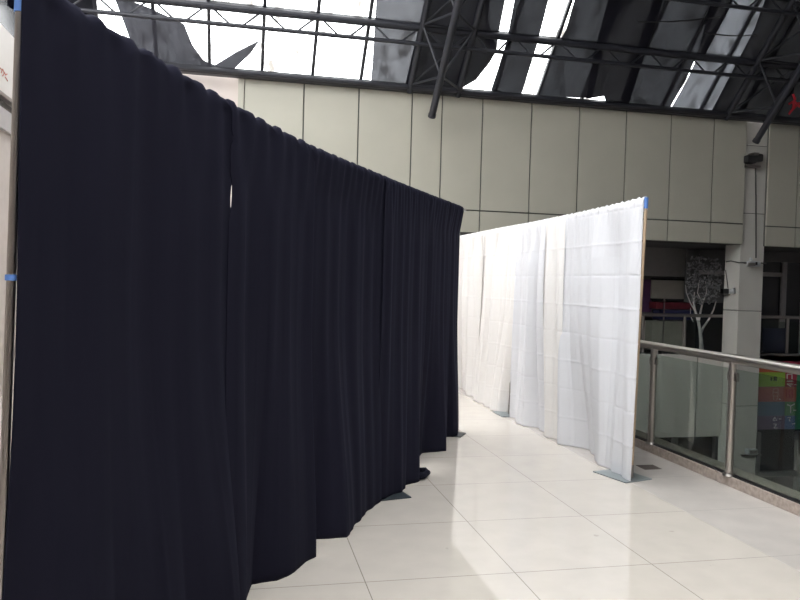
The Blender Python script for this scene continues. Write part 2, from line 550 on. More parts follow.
# ------------------------------------------------------------------ shade nets under the glass
def net(pix, d, m, label, sag=0.04):
    out = [Vector(on_roof(x, y, d)) for x, y in pix]
    ring = []
    for a, b in zip(out, out[1:]+out[:1]):
        k = max(1, int((b-a).length/0.12))
        ring += [a.lerp(b, q/k) for q in range(k)]
    lo = [min(p[i] for p in ring) for i in (0, 1)]; hi = [max(p[i] for p in ring) for i in (0, 1)]
    grid = []
    ny = int((hi[1]-lo[1])/0.12)+1; nx = int((hi[0]-lo[0])/0.12)+1
    for iy in range(ny):
        for ix in range(nx):
            q = Vector((lo[0]+0.06+ix*0.12, lo[1]+0.06+iy*0.12))
            if min((q-p).length for p in ring) > 0.07: grid.append(q)
    n0 = len(ring)
    vs2, _, fs, _, _, _ = mathutils.geometry.delaunay_2d_cdt(ring+grid, [], [list(range(n0))], 1, 1e-4)
    bm = bmesh.new()
    vv = []
    for q in vs2:
        x = q.x
        edge = min((q-p).length for p in ring)
        w = min(1.0, edge/0.15)
        vv.append(bm.verts.new(roof(x, q.y, d) + RN*w*sag*(0.5*math.sin(x*7.3+q.y*1.7) + 0.3*math.sin(x*17+q.y) + 0.4*math.sin(q.y*4.0+x))))
    for f in fs: bm.faces.new([vv[i] for i in f])
    loose = [v for v in vv if not v.link_faces]
    bmesh.ops.delete(bm, geom=loose, context='VERTS')
    bm.normal_update()
    me = bpy.data.meshes.new('shade_net')
    bm.to_mesh(me); bm.free()
    me.materials.append(m)
    for p in me.polygons: p.use_smooth = True
    o = bpy.data.objects.new('shade_net', me)
    C.objects.link(o)
    tag(o, label, 'shade net', 'torn shade nets under the skylight')
    return o


net([(-60, -40), (97, -40), (97, 28), (96, 62), (-60, 62)], 0.07, M['netdark'], 'near-black shade net left of the first bright pane, above the black curtains')
net([(113, -6), (150, 8), (184, 24), (192, 44), (203, 60), (215, 65), (236, 52), (260, 40), (250, 54), (234, 69), (200, 71), (150, 68), (136, 58), (128, 34)], 0.09, M['nethang'],
    'grey shade net with a pointed upturned corner among the bright left panes', sag=0.05)
net([(378, -30), (437, -30), (409, 90), (371, 82), (374, 40)], 0.09, M['netmid'], 'grey shade net beside the last bright pane, left of the middle sloping truss')
net([(432, -30), (492, -30), (488, 20), (497, 50), (490, 62), (476, 80), (462, 88), (452, 94), (404, 90)], 0.12, M['netdark'], 'near-black shade net with a torn lower edge behind the middle sloping truss', sag=0.03)
net([(486, -30), (511, -30), (498, 36), (497, 48), (486, 45)], 0.075, M['net'], 'narrow grey shade net strip left of the thin white slit')
net([(520, -30), (556, -30), (537, 45), (521, 96), (494, 92), (491, 90), (499, 66), (507, 40)], 0.09, M['net'], 'grey shade net strip between the white slit and the broad white gap')
net([(583, -30), (628, -30), (606, 40), (592, 98), (560, 97), (559, 101), (537, 98), (553, 52), (566, 30)], 0.09, M['net'], 'grey shade net just right of the broad white gap')
net([(616, -30), (674, -30), (646, 50), (628, 107), (607, 106), (604, 96), (586, 99), (594, 52)], 0.13, M['netdark'], 'dark shade net above the small white chink at the wall top', sag=0.02)
net([(664, -30), (735, -30), (718, 8), (701, 46), (686, 80), (668, 111), (618, 107), (636, 52)], 0.09, M['net'], 'wide grey shade net left of the long thin white slit')
net([(713, -8), (738, -8), (704, 57), (696, 57), (686, 80), (700, 46)], 0.12, M['netdark'], 'narrow dark shade net strip at the top of the long thin white slit', sag=0.02)
net([(736, -8), (770, -2), (740, 62), (712, 116), (669.3, 111), (686, 82), (697.6, 56)], 0.07, M['netpale'], 'pale blue-grey worn shade net strip crossed by one roof bar')
net([(768, -8), (800, -30), (1010, -30), (960, 132), (757, 120), (709, 116), (732, 72), (754, 30)], 0.10, M['netdark'], 'near-black shade net filling the far right corner of the skylight')


def big_net(x0, x1, v0, v1, m, label):
    bm = bmesh.new()
    nx, nv = 40, 24
    grid = [[bm.verts.new(roof(x0+(x1-x0)*i/nx, v0(x0+(x1-x0)*i/nx)+(v1-v0(x0+(x1-x0)*i/nx))*j/nv, 0.19+0.03*math.sin(i*1.1)+0.02*math.sin(j*0.9+i))) for i in range(nx+1)] for j in range(nv+1)]
    for j in range(nv):
        for i in range(nx):
            bm.faces.new((grid[j][i], grid[j][i+1], grid[j+1][i+1], grid[j+1][i]))
    me = bpy.data.meshes.new('shade_net'); bm.to_mesh(me); bm.free(); me.materials.append(m)
    o = bpy.data.objects.new('shade_net', me); C.objects.link(o)
    tag(o, label, 'shade net', 'torn shade nets under the skylight')
    return o


def V_UP(x): return 0.05 if x > 13.0 else 2.1 + 0.4*min(1, max(0, (x-6)/3))
big_net(2.2, 15.9, V_UP, VMAX-0.02, M['net'], 'large unseen grey shade net, added high under the skylight to dim the right half')  # out of view, added to keep sky light off the right of the wall
# unseen net added under the far slope on our side to dim right half
NX0 = 2.4
bm = bmesh.new()
vs = [bm.verts.new(p) for p in ((2.6, YRG-0.12, ZRG-0.28), (15.9, YRG-0.12, ZRG-0.28), (15.9, -1.4, 4.9), (3.3, -1.4, 4.9))]
bm.faces.new(vs)
me = bpy.data.meshes.new('shade_net'); bm.to_mesh(me); bm.free(); me.materials.append(M['net'])
o = bpy.data.objects.new('shade_net', me); C.objects.link(o)
tag(o, 'large unseen grey shade net, added under the other roof slope to dim the right', 'shade net', 'torn shade nets under the skylight')

# thin slack cables under the right-hand nets
for a, b, lab in (((637, 22), (720, 17), 'thin black cable strung level under the right shade nets, left one'),
                  ((705, 33), (756, 35), 'thin black cable strung level across the pale worn net')):
    p, q = roof(*on_roof(*a, 0.2), 0.2), roof(*on_roof(*b, 0.2), 0.2)
    pts = [p.lerp(q, k/10) + Vector((0, 0, -0.03*math.sin(math.pi*k/10))) for k in range(11)]
    tag(MB().path(pts, 0.011, 6).build('cable', M['blackp']), lab, 'cable')

# red ornament under the right corner of the roof
yo = 12.2
o = empty('hanging_ornament', at(793, 114, Y=yo))
mb = MB()
for stroke in ([(793, 94), (795, 99), (793, 104)], [(789, 104), (794, 101), (800, 107)], [(794, 103), (793, 109), (789, 114)], [(799, 103), (796, 106), (790, 112)]):
    mb.path([at(x, y, Y=yo) for x, y in stroke], 0.022, 8)
mb.build('bow', M['redpaint'], o, smooth=True)
MB().tube(at(794, 94, Y=yo), at(794, 94, Y=yo)+Vector((0, 0, 0.75)), 0.006, seg=6).build('cord', M['blackp'], o)
tag(o, 'small bright red ornament hanging under the skylight at its far right', 'ornament')

# ------------------------------------------------------------------ cloth
BASE = Vector((0.09, 3.86)); DIR = Vector((2.26, 3.62)).normalized()
NB = Vector((DIR.y, -DIR.x))            # towards the viewer's side


def interp(xs, ys, x):
    if x <= xs[0]: return ys[0]
    for i in range(len(xs)-1):
        if x <= xs[i+1]:
            f = (x-xs[i])/(xs[i+1]-xs[i])
            return ys[i]*(1-f)+ys[i+1]*f
    return ys[-1]


def black_line(s): return BASE + DIR*s
def black_top(s): return interp([-1.65, -1.5, -1, -.5, 0, .5, 1, 2, 3, 4.3], [2.575, 2.555, 2.50, 2.45, 2.412, 2.388, 2.385, 2.385, 2.39, 2.405], s)


def white_line(s): return Vector((3.245, s))
NW = Vector((-1, 0))
def white_top(s): return interp([5.3, 6.0, 6.9, 7.8, 9, 10.4, 13], [2.355, 2.338, 2.325, 2.32, 2.325, 2.32, 2.32], s)


def drape(name, line, topf, nrm, s0, s1, hem, m, seed, folds, amp, label, group, cat='curtain', nu=150, nt_=74, crease=0.0, crease_s=0.0, off=0.03, pk=1.0, edge_pull=0.0, ruffle=0.07, flare_t=0.35, slit=None):
    """hanging sheet with a rod pocket; hem = list of floor points its lower edge follows"""
    rnd = random.Random(seed)
    waves = [(lam, rnd.uniform(0, 6.28), rnd.uniform(0.6, 1.0), rnd.uniform(-1.2, 1.2)) for lam in folds]
    L = [0.0]
    for p, q in zip(hem, hem[1:]): L.append(L[-1]+max((q-p).length, 1e-4))

    def hem_at(u):
        x = u*L[-1]
        return Vector((interp(L, [p.x for p in hem], x), interp(L, [p.y for p in hem], x)))

    def fold(s, t):
        y = 0
        for lam, ph, a, dr in waves:
            w = math.sin(2*math.pi*s/lam + ph + dr*t)
            y += a*(math.copysign(abs(w)**0.75, w))*lam
        return y
    bm = bmesh.new()
    rows = []
    pocket = [(-0.030, -0.105), (-0.032, -0.06), (-0.030, -0.025), (-0.020, -0.003), (0.0, 0.008), (0.020, -0.003), (0.029, -0.022)]
    for (n, dz) in pocket:
        row = []
        for i in range(nu+1):
            u = i/nu; s = s0+(s1-s0)*u
            rf = 0.35*math.sin(2*math.pi*s/ruffle+seed)+0.25*math.sin(2*math.pi*s/(ruffle*0.61)+2*seed)
            p = line(s) + nrm*(n*pk*(1+0.25*rf))
            row.append(bm.verts.new((p.x, p.y, topf(s)+dz+0.11*ruffle*rf*(1.6 if nrm.x < -0.9 else 1))))
        rows.append(row)
    for j in range(nt_+1):
        t = j/nt_
        row = []
        for i in range(nu+1):
            u = i/nu; s = s0+(s1-s0)*u
            zt = topf(s)-0.045
            zb = 0.003
            base = line(s) + nrm*(0.03*pk+(off-0.03*pk)*min(1.0, t/0.1))
            h = hem_at(u)
            w = max(0.0, (t-flare_t)/(1-flare_t))
            w = w*w*(3-2*w)*(0.55+0.45*w)
            g_ = min(1.0, t/0.18)
            ed = min(1.0, 0.25+min(s-s0, s1-s)/0.10)
            fo = fold(s, t)*amp*g_*(0.6+0.4*t)*(1-0.5*w)*ed
            rf = (1-g_)*ruffle*0.05*(math.sin(2*math.pi*s/ruffle+seed)+0.8*math.sin(2*math.pi*s/(ruffle*1.73)+1.7*seed))
            p = base.lerp(h, w) + nrm*(fo+rf)
            z = zt*(1-t)+zb*t
            if crease:
                k = z/0.285
                dk = abs(k-round(k))*0.285
                p += nrm*crease*(math.exp(-(dk/0.008)**2)*(1 if round(k) % 2 else -0.9) + 0.25*math.cos(k*math.pi))
                kx = (s-s0-0.02)/crease_s if crease_s else 0.5
                dx = abs(kx-round(kx))*(crease_s or 1)
                if crease_s: p += nrm*crease*0.8*math.exp(-(dx/0.012)**2)
            if edge_pull and t > 0.5:
                p = p + nrm*edge_pull*((t-0.5)*2)**2*u
            if slit:
                q = math.exp(-((t-slit[0])/slit[1])**4) + 0.9*math.exp(-((t-0.052)/0.010)**4)*(slit[0] < 0.5)
                ds = (s-s0) if slit[2] > 0 else (s1-s)
                p = p + (line(s1)-line(s0)).normalized()*q*slit[2]*math.exp(-(ds/0.05)**2)
            row.append(bm.verts.new((p.x, p.y, z)))
        rows.append(row)
    for a, b in zip(rows, rows[1:]):
        for i in range(nu):
            bm.faces.new((a[i], a[i+1], b[i+1], b[i]))
    bmesh.ops.recalc_face_normals(bm, faces=bm.faces)
    me = bpy.data.meshes.new(name)
    bm.to_mesh(me); bm.free()
    me.materials.append(m)
    for p in me.polygons: p.use_smooth = True
    o = bpy.data.objects.new(name, me)
    C.objects.link(o)
    so = o.modifiers.new('thickness', 'SOLIDIFY'); so.thickness = 0.003; so.offset = 0
    tag(o, label, cat, group)
    return o


def fl(*pix): return [Vector(at(x, y, Z=0.012)[:2]) for x, y in pix]
def offs(line, nrm, s0, s1, o, n=8): return [line(s0+(s1-s0)*k/n) + nrm*(o + 0.03*math.sin(k*2.1)) for k in range(n+1)]


BG = 'black drapes on the left pipe frame'
drape('black_curtain', black_line, black_top, NB, -1.540, -0.300, [black_line(-1.595)+NB*0.02]+offs(black_line, NB, -1.45, -0.26, 0.13)+fl((233, 612)), M['black'], 1, (0.61, 0.37, 0.19), 0.026,
      'nearest and tallest black curtain panel, beside the steel pole at the left edge', BG, ruffle=0.15, slit=(0.168, 0.036, -0.028))
drape('black_curtain', black_line, black_top, NB, -0.342, 0.56, fl((225, 616), (246, 602), (252, 583), (262, 581), (277, 579), (294, 570), (309, 560), (316, 555)), M['black'], 2, (0.47, 0.29, 0.16), 0.032,
      'black curtain panel starting at the light slit, its hem ending in a square corner', BG, ruffle=0.15, slit=(0.168, 0.036, 0.025))
drape('black_curtain', black_line, black_top, NB, 0.47, 1.82, fl((285, 548), (316, 538), (330, 537), (346, 536), (353, 528), (361, 516), (372, 507), (384, 497)), M['black'], 3, (0.43, 0.27, 0.15), 0.036,
      'black curtain panel whose bulging hem ends at the dark base plate', BG, off=0.005, ruffle=0.10)
c4 = drape('black_curtain', black_line, black_top, NB, 1.73, 2.82, fl((374, 502), (394, 494), (401, 492), (406, 484), (416, 482), (419, 479), (417, 473)), M['black'], 4, (0.37, 0.23, 0.14), 0.042,
      'black curtain panel with a small knotted tuft of cloth at its hem', BG)
drape('black_curtain', black_line, black_top, NB, 2.72, 3.60, fl((406, 461), (424, 452), (436, 451), (445, 450), (446, 444)), M['black'], 5, (0.35, 0.21, 0.13), 0.042,
      'black curtain panel second from the far end, with a flat straight hem', BG, off=0.005, ruffle=0.09)
drape('black_curtain', black_line, black_top, NB, 3.52, 4.045, fl((436, 443), (447, 436), (453, 436), (457, 435), (458.5, 429)), M['black'], 6, (0.31, 0.19, 0.11), 0.03,
      'narrow black curtain panel at the far end, against the white curtains', BG, off=-0.01)
tp = [at(414, 474, Z=0.05), at(420, 476, Z=0.035), at(424, 475.5, Z=0.03), at(427.5, 472.5, Z=0.035), at(425, 470, Z=0.045), at(420, 470, Z=0.055)]
MB().path(tp, [0.03, 0.03, 0.026, 0.026, 0.024, 0.02], 10).build('knotted_hem', M['black'], c4, smooth=True)

WG = 'white sheets on the right pipe frame'
drape('white_curtain', white_line, white_top, NW, 5.43, 6.97, fl((631, 481), (628, 478), (622, 475), (609, 471), (600, 463), (594, 455), (588, 449), (574, 446), (558, 443)), M['white'], 11, (0.48, 0.80, 0.24), 0.065,
      'nearest white sheet with a grid of fold creases, by the glass railing', WG, nt_=300, nu=200, off=0.02, pk=0.62, crease=0.0036, crease_s=0.46, ruffle=0.09, flare_t=0.3)
drape('white_curtain', white_line, white_top, NW, 6.88, 7.44, fl((562, 442), (556, 439), (553, 438), (548, 437), (546, 431)), M['ivory'], 12, (0.26, 0.16), 0.22,
      'narrow ivory sheet gathered in soft folds beside the nearest white sheet', WG, nt_=300, crease=0.0036, ruffle=0.08, flare_t=0.3)
drape('white_curtain', white_line, white_top, NW, 7.36, 8.165, fl((549, 432), (538, 428), (530, 426), (517, 423), (514, 417), (510, 415)), M['white'], 13, (0.24, 0.33, 0.15), 0.21,
      'white sheet with horizontal creases, ending at the dark slit by the blue-grey base plate', WG, slit=(0.97, 0.16, -0.045), nt_=300, crease=0.004, ruffle=0.08, flare_t=0.3)
drape('white_curtain', white_line, white_top, NW, 8.135, 9.45, fl((508, 412), (500, 411), (491, 409), (489, 405), (480, 402), (474, 398)), M['ivory'], 14, (0.30, 0.45, 0.17), 0.21,
      'cream sheet left of the dark slit, hanging to the floor in wide folds', WG, nt_=300, crease=0.0036, ruffle=0.085, flare_t=0.3)
drape('white_curtain', white_line, white_top, NW, 9.40, 11.0, fl((476, 398), (467, 393), (465, 388))+[Vector((3.22, 10.6)), Vector((3.22, 11.0))], M['ivory'], 15, (0.30, 0.42, 0.18), 0.21,
      'farthest cream sheet, half hidden by the end of the black curtain', WG, nt_=300, crease=0.0036, ruffle=0.085, flare_t=0.3)


# ------------------------------------------------------------------ pipe frames
def upright(line, nrm, s, top, mpole, label, group, rz, lean=0.0, leans=0.0, plate=0.45, back=0.0, tapes=(0.02,), tapez=(), r=0.019, shift=0.0, shifty=0.0, pl=None):
    p = line(s) - nrm*back
    o = empty('drape_upright', (p.x, p.y, 0), rz)
    lx = Vector((nrm.x, nrm.y))*-lean + (line(s+1)-line(s))*leans
    q = Vector((p.x, p.y, 0.012)); t = Vector((p.x+lx.x, p.y+lx.y, top))
    MB().tube(q, t, r, seg=18).build('pole', mpole, o, smooth=True)
    pw = pl or (plate, plate)
    b = MB(); c, s_ = math.cos(rz), math.sin(rz)
    pts = []
    for a, e in ((-1, -1), (1, -1), (1, 1), (-1, 1)):
        x, y = a*pw[0]/2+shift, e*pw[1]/2+shifty
        pts.append((p.x+x*c-y*s_, p.y+x*s_+y*c, 0.001))
    b.poly(pts, 0.008)
    b.build('base_plate', M['plate2' if 'black' in group else 'plate'], o)
    MB().tube((p.x, p.y, 0.008), (p.x, p.y, 0.12), r+0.006, seg=16).build('socket', M['darkmetal'], o, smooth=True)
    for z0, z1 in list(tapez)+[(top-dz-0.055, top-dz) for dz in tapes]:
        a = q.lerp(t, z0/top); e = q.lerp(t, z1/top)
        MB().tube(a, e, r+0.004, seg=18).build('blue_tape', M['blue'], o, smooth=True)['label'] = 'bright blue tape'
    tag(o, label, 'pole', group)
    return o


def crossbar(line, topf, nrm, s0, s1, label, group, back=0.0):
    pts = []
    for k in range(13):
        s = s0+(s1-s0)*k/12
        p = line(s) - nrm*back
        pts.append((p.x, p.y, topf(s)-0.022))
    o = MB().path(pts, 0.0155, 12).build('crossbar', M['alu'], smooth=True)
    tag(o, label, 'crossbar', group)


AB = math.atan2(DIR.y, DIR.x)
_py = black_line(-1.54).y
TZ = [(at(17, 10.5, Y=_py).z, at(17, -6, Y=_py).z), (at(5, 282, Y=_py).z, at(5, 276, Y=_py).z)]
upright(black_line, NB, -1.574, 2.68, M['alu'], 'shiny steel pole with blue tape at the near end of the black curtains', 'poles of the black drape frame', AB, lean=0.0, leans=0.063, tapez=TZ, r=0.0150)
upright(black_line, NB, 1.754, 2.40, M['alu'], 'steel pole behind the black curtains, its dark plate showing at the hem', 'poles of the black drape frame', 0.22, tapes=(), back=0.045, shift=0.035, pl=(0.42, 0.46))
upright(black_line, NB, 4.10, 2.40, M['alu'], 'steel pole at the far end of the black curtains', 'poles of the black drape frame', AB, tapes=(), back=0.04, pl=(0.22, 0.24))
upright(white_line, NW, 5.50, 2.35, M['wood'], 'tan pole with blue tape at the near end of the white sheets', 'poles of the white drape frame', 0.28, leans=-0.083, tapes=(), tapez=((2.262, 2.352),), pl=(0.30, 0.38), shift=-0.005, shifty=0.10, back=-0.002, r=0.0125)
upright(white_line, NW, 8.45, 2.33, M['alu'], 'steel pole behind the dark slit in the white sheets', 'poles of the white drape frame', 0, tapes=(), back=0.05, pl=(0.34, 0.36))
upright(white_line, NW, 11.05, 2.34, M['alu'], 'steel pole at the far end of the white sheets', 'poles of the white drape frame', 0, tapes=())
crossbar(black_line, black_top, NB, -1.55, 1.81, 'sagging crossbar inside the top hem of the three nearest black curtain panels', 'crossbars of the black frame')
crossbar(black_line, black_top, NB, 1.83, 4.2, 'crossbar inside the top hem of the three farthest black curtain panels', 'crossbars of the black frame')
crossbar(white_line, white_top, NW, 5.43, 8.12, 'crossbar inside the top hem of the three nearest white sheets', 'crossbars of the white frame')
crossbar(white_line, white_top, NW, 8.14, 11.0, 'crossbar inside the top hem of the two farthest white sheets', 'crossbars of the white frame')

# ------------------------------------------------------------------ our glass railing
XP = (at(729, 476, Z=KZ).x + at(651, 443, Z=KZ).x)/2
RZ = at(722, 357, X=XP).z
rail = empty('glass_railing', (XP, 6.0, KZ))
MB().tube((XP, -5.9, RZ), (XP, 12.9, RZ), 0.038, seg=24).build('handrail', M['stainless'], rail, smooth=True)
p729 = at(729, 476, X=XP).y
PS = at(651, 443, X=XP).y - p729
ys = [p729 + k*PS for k in range(-3, 5)]
for y in ys:
    pst = MB().tube((XP, y, KZ), (XP, y, RZ-0.03), 0.033, seg=18).build('post', M['stainless'], rail, smooth=True)
    MB().tube((XP, y, KZ), (XP, y, KZ+0.018), 0.058, r2=0.05, seg=20).build('flange', M['darkmetal'], pst, smooth=True)
    for z in (0.90,):
        MB().box((XP-0.014, y+0.02, z-0.035), (XP+0.014, y+0.06, z+0.035), bevel=0.006).build('glass_clamp', M['darkmetal'], pst)
        MB().box((XP-0.014, y-0.06, z-0.035), (XP+0.014, y-0.02, z+0.035), bevel=0.006).build('glass_clamp', M['darkmetal'], pst)
GT = 0.965
for a, b in zip(ys, ys[1:]):
    MB().box((XP-0.005, a+0.045, KZ+0.03), (XP+0.005, b-0.045, GT)).build('glass_panel', M['railglass'], rail)
tag(rail, 'long stainless steel and glass railing on the stone kerb at the right', 'railing')
# dark channel behind the kerb
struct('trim_6', MB().box((XP-0.008, -5.9, KZ-0.001), (XP+0.04, 12.9, KZ+0.012)), M['blackp'])

# railings across the atrium
def far_rail(xs, label, name='glass_railing'):
    y = YF+0.12
    zt = at(690, 315.5, Y=y).z
    o = empty(name, (xs[0], y, FZ1))
    MB().tube((xs[0]-0.03, y, zt), (xs[-1]+0.05, y, zt), 0.035, seg=14).build('handrail', M['darkmetal'], o, smooth=True)
    for x in xs:
        MB().tube((x, y, FZ1-0.02), (x, y, zt), 0.03, seg=12).build('post', M['darkmetal'], o, smooth=True)
    for a, b in zip(xs, xs[1:]):
        MB().box((a+0.05, y-0.005, FZ1+0.03), (b-0.05, y+0.005, zt-0.1)).build('glass_panel', M['railglass'], o)
    tag(o, label, 'railing')


fy = YF+0.12
xe = at(724.8, 330, Y=fy).x
x2 = at(684.5, 330, Y=fy).x
dx = xe-x2
far_rail([xe-k*dx for k in range(6, -1, -1)], 'dull metal and glass railing across the void, left of the beige column')
xr0 = XR+0.06
x787 = at(787.5, 330, Y=fy).x
far_rail([xr0+0.02, x787, x787+dx, x787+2*dx, x787+3*dx], 'dull metal and glass railing across the void, right of the beige column')

# ------------------------------------------------------------------ gallery opposite, left opening
def board(name, px0, py0, px1, py1, Y, m, label, cat, thick=0.05, frame=None):
    a, b = at(px0, py0, Y=Y), at(px1, py1, Y=Y)
    o = empty(name, ((a.x+b.x)/2, Y, min(a.z, b.z)))
    MB().box((a.x, Y, a.z), (b.x, Y+thick, b.z), bevel=0.008).build('panel', m, o)
    if frame:
        for z in (a.z, b.z):
            MB().box((a.x, Y-0.02, z-0.02), (b.x, Y+thick, z+0.02)).build('edge_trim', frame, o)
    tag(o, label, cat)
    return o


YI = 15.4
a, b = at(560, 252, Y=YI), at(689, 277, Y=YI)
struct('wall_bulkhead', MB().box((a.x, YI, b.z), (b.x, YI+0.3, ZB+0.02)), M['grey'])
board('display_board', 652, 279, 686, 300, YI, M['beige'], 'dull beige board under the bulkhead beside the white tree', 'board', frame=M['blackp'])
board('backdrop_board', 630, 279, 651, 312, YI+0.1, M['purple'], 'dark purple panel between the white sheet edge and the beige board', 'board')
board('display_counter', 656, 302, 693, 309.5, YI-0.2, M['red'], 'dark red display strip behind the far railing', 'display', thick=0.3)
board('display_plinth', 660, 310, 693, 320, YI-0.2, M['navy'], 'navy plinth under the red display strip', 'plinth', thick=0.3)
board('display_cabinet', 652, 321, 684, 350, YI-0.2, M['beige'], 'beige cabinet front behind the far railing glass', 'cabinet', thick=0.4)
p0 = at(664.5, 298, Y=YI-0.5); p1 = Vector((p0.x, p0.y, 0))
tag(MB().tube(p0, p1, 0.018, seg=8).build('signpost', M['alu']), 'thin pale upright post in front of the beige board', 'post')

# white tree
YT = 14.6
tree = empty('decorative_tree', at(705.5, 347, Y=YT))
rt = lambda x, y, dy=0.0: at(x-3.5, y, Y=YT+dy)
tr = MB()
tr.path([rt(705, 350), rt(704.5, 340), rt(703.5, 330), rt(702, 322), rt(699, 312), rt(697, 303), rt(698, 292)], [0.05, 0.042, 0.036, 0.034, 0.026, 0.018, 0.010])
tr.path([rt(704, 334), rt(707, 327, .05), rt(712, 320, .1), rt(717, 310, .12), rt(720, 300, .1)], [0.03, 0.028, 0.022, 0.016, 0.009])
tr.path([rt(702, 322), rt(704, 312, -.05), rt(706, 303, -.08), rt(710, 293, -.1), rt(709, 281, -.1)], [0.026, 0.022, 0.018, 0.012, 0.007])
tr.path([rt(699, 312), rt(694, 303, .05), rt(690, 293, .1), rt(689, 285, .1)], [0.018, 0.014, 0.009, 0.006])
tr.path([rt(706, 303, -.08), rt(701, 293, -.05), rt(703, 280, 0)], [0.014, 0.010, 0.006])
tr.path([rt(697, 322, 0), rt(694, 316, 0.05), rt(694, 308, .1)], [0.012, 0.010, 0.008])
trk = tr.build('trunk', M['bark'], tree, smooth=True)
trk['label'] = 'pale whitish trunk and branches'
fo = MB()
rnd = random.Random(5)
for i in range(420):
    x = rnd.uniform(690, 725); y = rnd.uniform(257, 304)
    if (abs(x-707.5)/18)**3 + (abs(y-279)/25)**3 > 1: continue
    c = rt(x, y, rnd.uniform(-0.3, 0.15))
    r = rnd.uniform(0.025, 0.055)
    u1 = Vector((rnd.uniform(-1, 1), rnd.uniform(-.6, .6), rnd.uniform(-1, 1))).normalized()
    v1 = u1.cross(Vector((rnd.uniform(-.5, .5), -1, rnd.uniform(-.5, .5)))).normalized()*0.55
    fo.bm.faces.new([fo.bm.verts.new(c+q) for q in (u1*r, u1*r*.3+v1*r, -u1*r, u1*r*.3-v1*r)])
fo.build('foliage', M['leaf'], tree)
pl = rt(705, 346)
MB().tube((pl.x, pl.y, 0), (pl.x, pl.y, pl.z+0.02), 0.055, r2=0.05, seg=10).build('trunk_base', M['bark'], tree, smooth=True)
tag(tree, 'ornamental tree with pale trunk and grey leaves behind the far railing', 'tree')
a, b = at(687, 249, Y=15.2), at(723, 303, Y=15.2)
tag(MB().box((a.x, 15.2, b.z), (b.x, 15.26, a.z), bevel=0.01).build('leaf_backdrop', M['leafboard']), 'dark mottled square board behind the crown of the pale tree', 'board')

# right opening
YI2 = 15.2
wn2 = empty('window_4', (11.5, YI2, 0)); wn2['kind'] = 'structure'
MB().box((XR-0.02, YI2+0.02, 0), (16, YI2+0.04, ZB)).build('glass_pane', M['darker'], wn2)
for px in (782.5, 803):
    x = at(px, 300, Y=YI2).x
    MB().box((x-0.06, YI2-0.05, 0), (x+0.06, YI2+0.05, ZB)).build('frame_post', M['grey'], wn2)
for py in (256, 274.5):
    z = at(772, py, Y=YI2).z
    MB().box((XR-0.02, YI2-0.04, z-0.05), (at(783, 300, Y=YI2).x, YI2+0.05, z+0.05)).build('frame_rail', M['grey'], wn2)
struct('wall_lintel', MB().box((XR-0.02, YI2-0.06, at(775, 262, Y=YI2).z), (16, YI2+0.1, ZB+0.02)), M['dark'])
a, b = at(764, 328, Y=14.0), at(786, 352, Y=14.0)
tag(MB().box((a.x, 14.0, 0.0), (b.x, 14.05, a.z), bevel=0.01).build('tarpaulin', M['navy']), 'dark navy sheet board behind the far railing beside the beige column', 'board')
struct('trim_7', MB().box((XR-0.02, YF, 0.12), (16, YF+0.2, FZ1+0.02)), M['darkmetal'])

# ------------------------------------------------------------------ colourful sign on the right fascia
YS = YF
sx0 = at(762, 380, Y=YS).x
sign = empty('shop_sign', (sx0, YS, at(775, 428, Y=YS).z))
MB().box((XR+0.01, YS+0.012, at(775, 429.5, Y=YS).z), (13.6, YS+0.10, at(775, 355, Y=YS).z)).build('backing_board', M['violet'], sign)


def tile(px0, py0, px1, py1, m):
    a, b = at(px0, py0, Y=YS), at(px1, py1, Y=YS)
    return MB().box((a.x, YS, a.z), (b.x, YS+0.014, b.z)).build('colour_tile', M[m], sign)


t_purp = tile(757, 355, 775, 366, 'violet')
t_crim0 = tile(775, 356, 812, 369, 'crimson')
t_or = tile(757, 366.5, 785, 372.3, 'orange')
t_gr = tile(757, 372.3, 785, 386.5, 'green')
t_cr = tile(785.5, 369.5, 797, 386.5, 'crimson')
t_co = tile(757, 387, 784.5, 401.5, 'coral')
t_br = tile(785, 387, 796.5, 401.5, 'brick')
t_sb = tile(757, 402, 784.5, 415.5, 'steelblue')
t_lg = tile(785, 402, 796.5, 415.5, 'leafgreen')
t_vi = tile(757, 416, 784.5, 429, 'violet')
t_bl = tile(785, 416, 796.5, 429, 'blue2')
t_em = tile(797, 369, 815, 429, 'emerald')


def glyph(strokes, parent, m, r=0.013, name='lettering'):
    mb = MB()
    for s in strokes:
        mb.path([at(x, y, Y=YS-0.004) for x, y in s], r, 6)
    mb.build(name, M[m], parent)


# dark characters on the green tile
glyph([[(770.6, 378.2), (771.6, 377.6)], [(771.4, 377.4), (771.4, 380.6)], [(774.3, 377), (774.3, 380.6)], [(774.3, 377), (776.2, 377.4), (776.2, 379), (774.3, 379)], [(775.0, 379), (776.4, 380.6)]], t_gr, 'ink', 0.02)
# sideways letters on the crimson tile: U N I turned a quarter
glyph([[(787.2, 374.2), (792, 374.2)], [(787.2, 374.2), (787.2, 379)], [(792, 374.2), (792, 379)]], t_cr, 'letter')
glyph([[(787, 381.2), (792.4, 381.2)]], t_cr, 'letter')
glyph([[(787, 384.0), (792.4, 384.0)], [(787, 384.0), (791, 386.3)]], t_cr, 'letter')
glyph([[(794.4, 384.6), (796, 384.6)]], t_cr, 'letter')
# pale outline figures on the coral tile
glyph([[(773.5, 389), (778, 388.5), (778.2, 394), (777, 400), (773.8, 400), (773, 394), (773.5, 389)], [(773.5, 392.5), (778, 392.5)], [(773.4, 396), (778, 396)]], t_co, 'pinkmark', 0.010)
glyph([[(779, 399.2), (780.2, 399.2)]], t_co, 'letter', 0.014)
glyph([[(786.4, 389.6), (792.4, 389.6), (792.4, 397.5), (786.4, 397.5), (786.4, 389.6)], [(789.4, 389.6), (789.4, 397.5)], [(786.4, 393.5), (792.4, 393.5)]], t_br, 'crimson', 0.014)
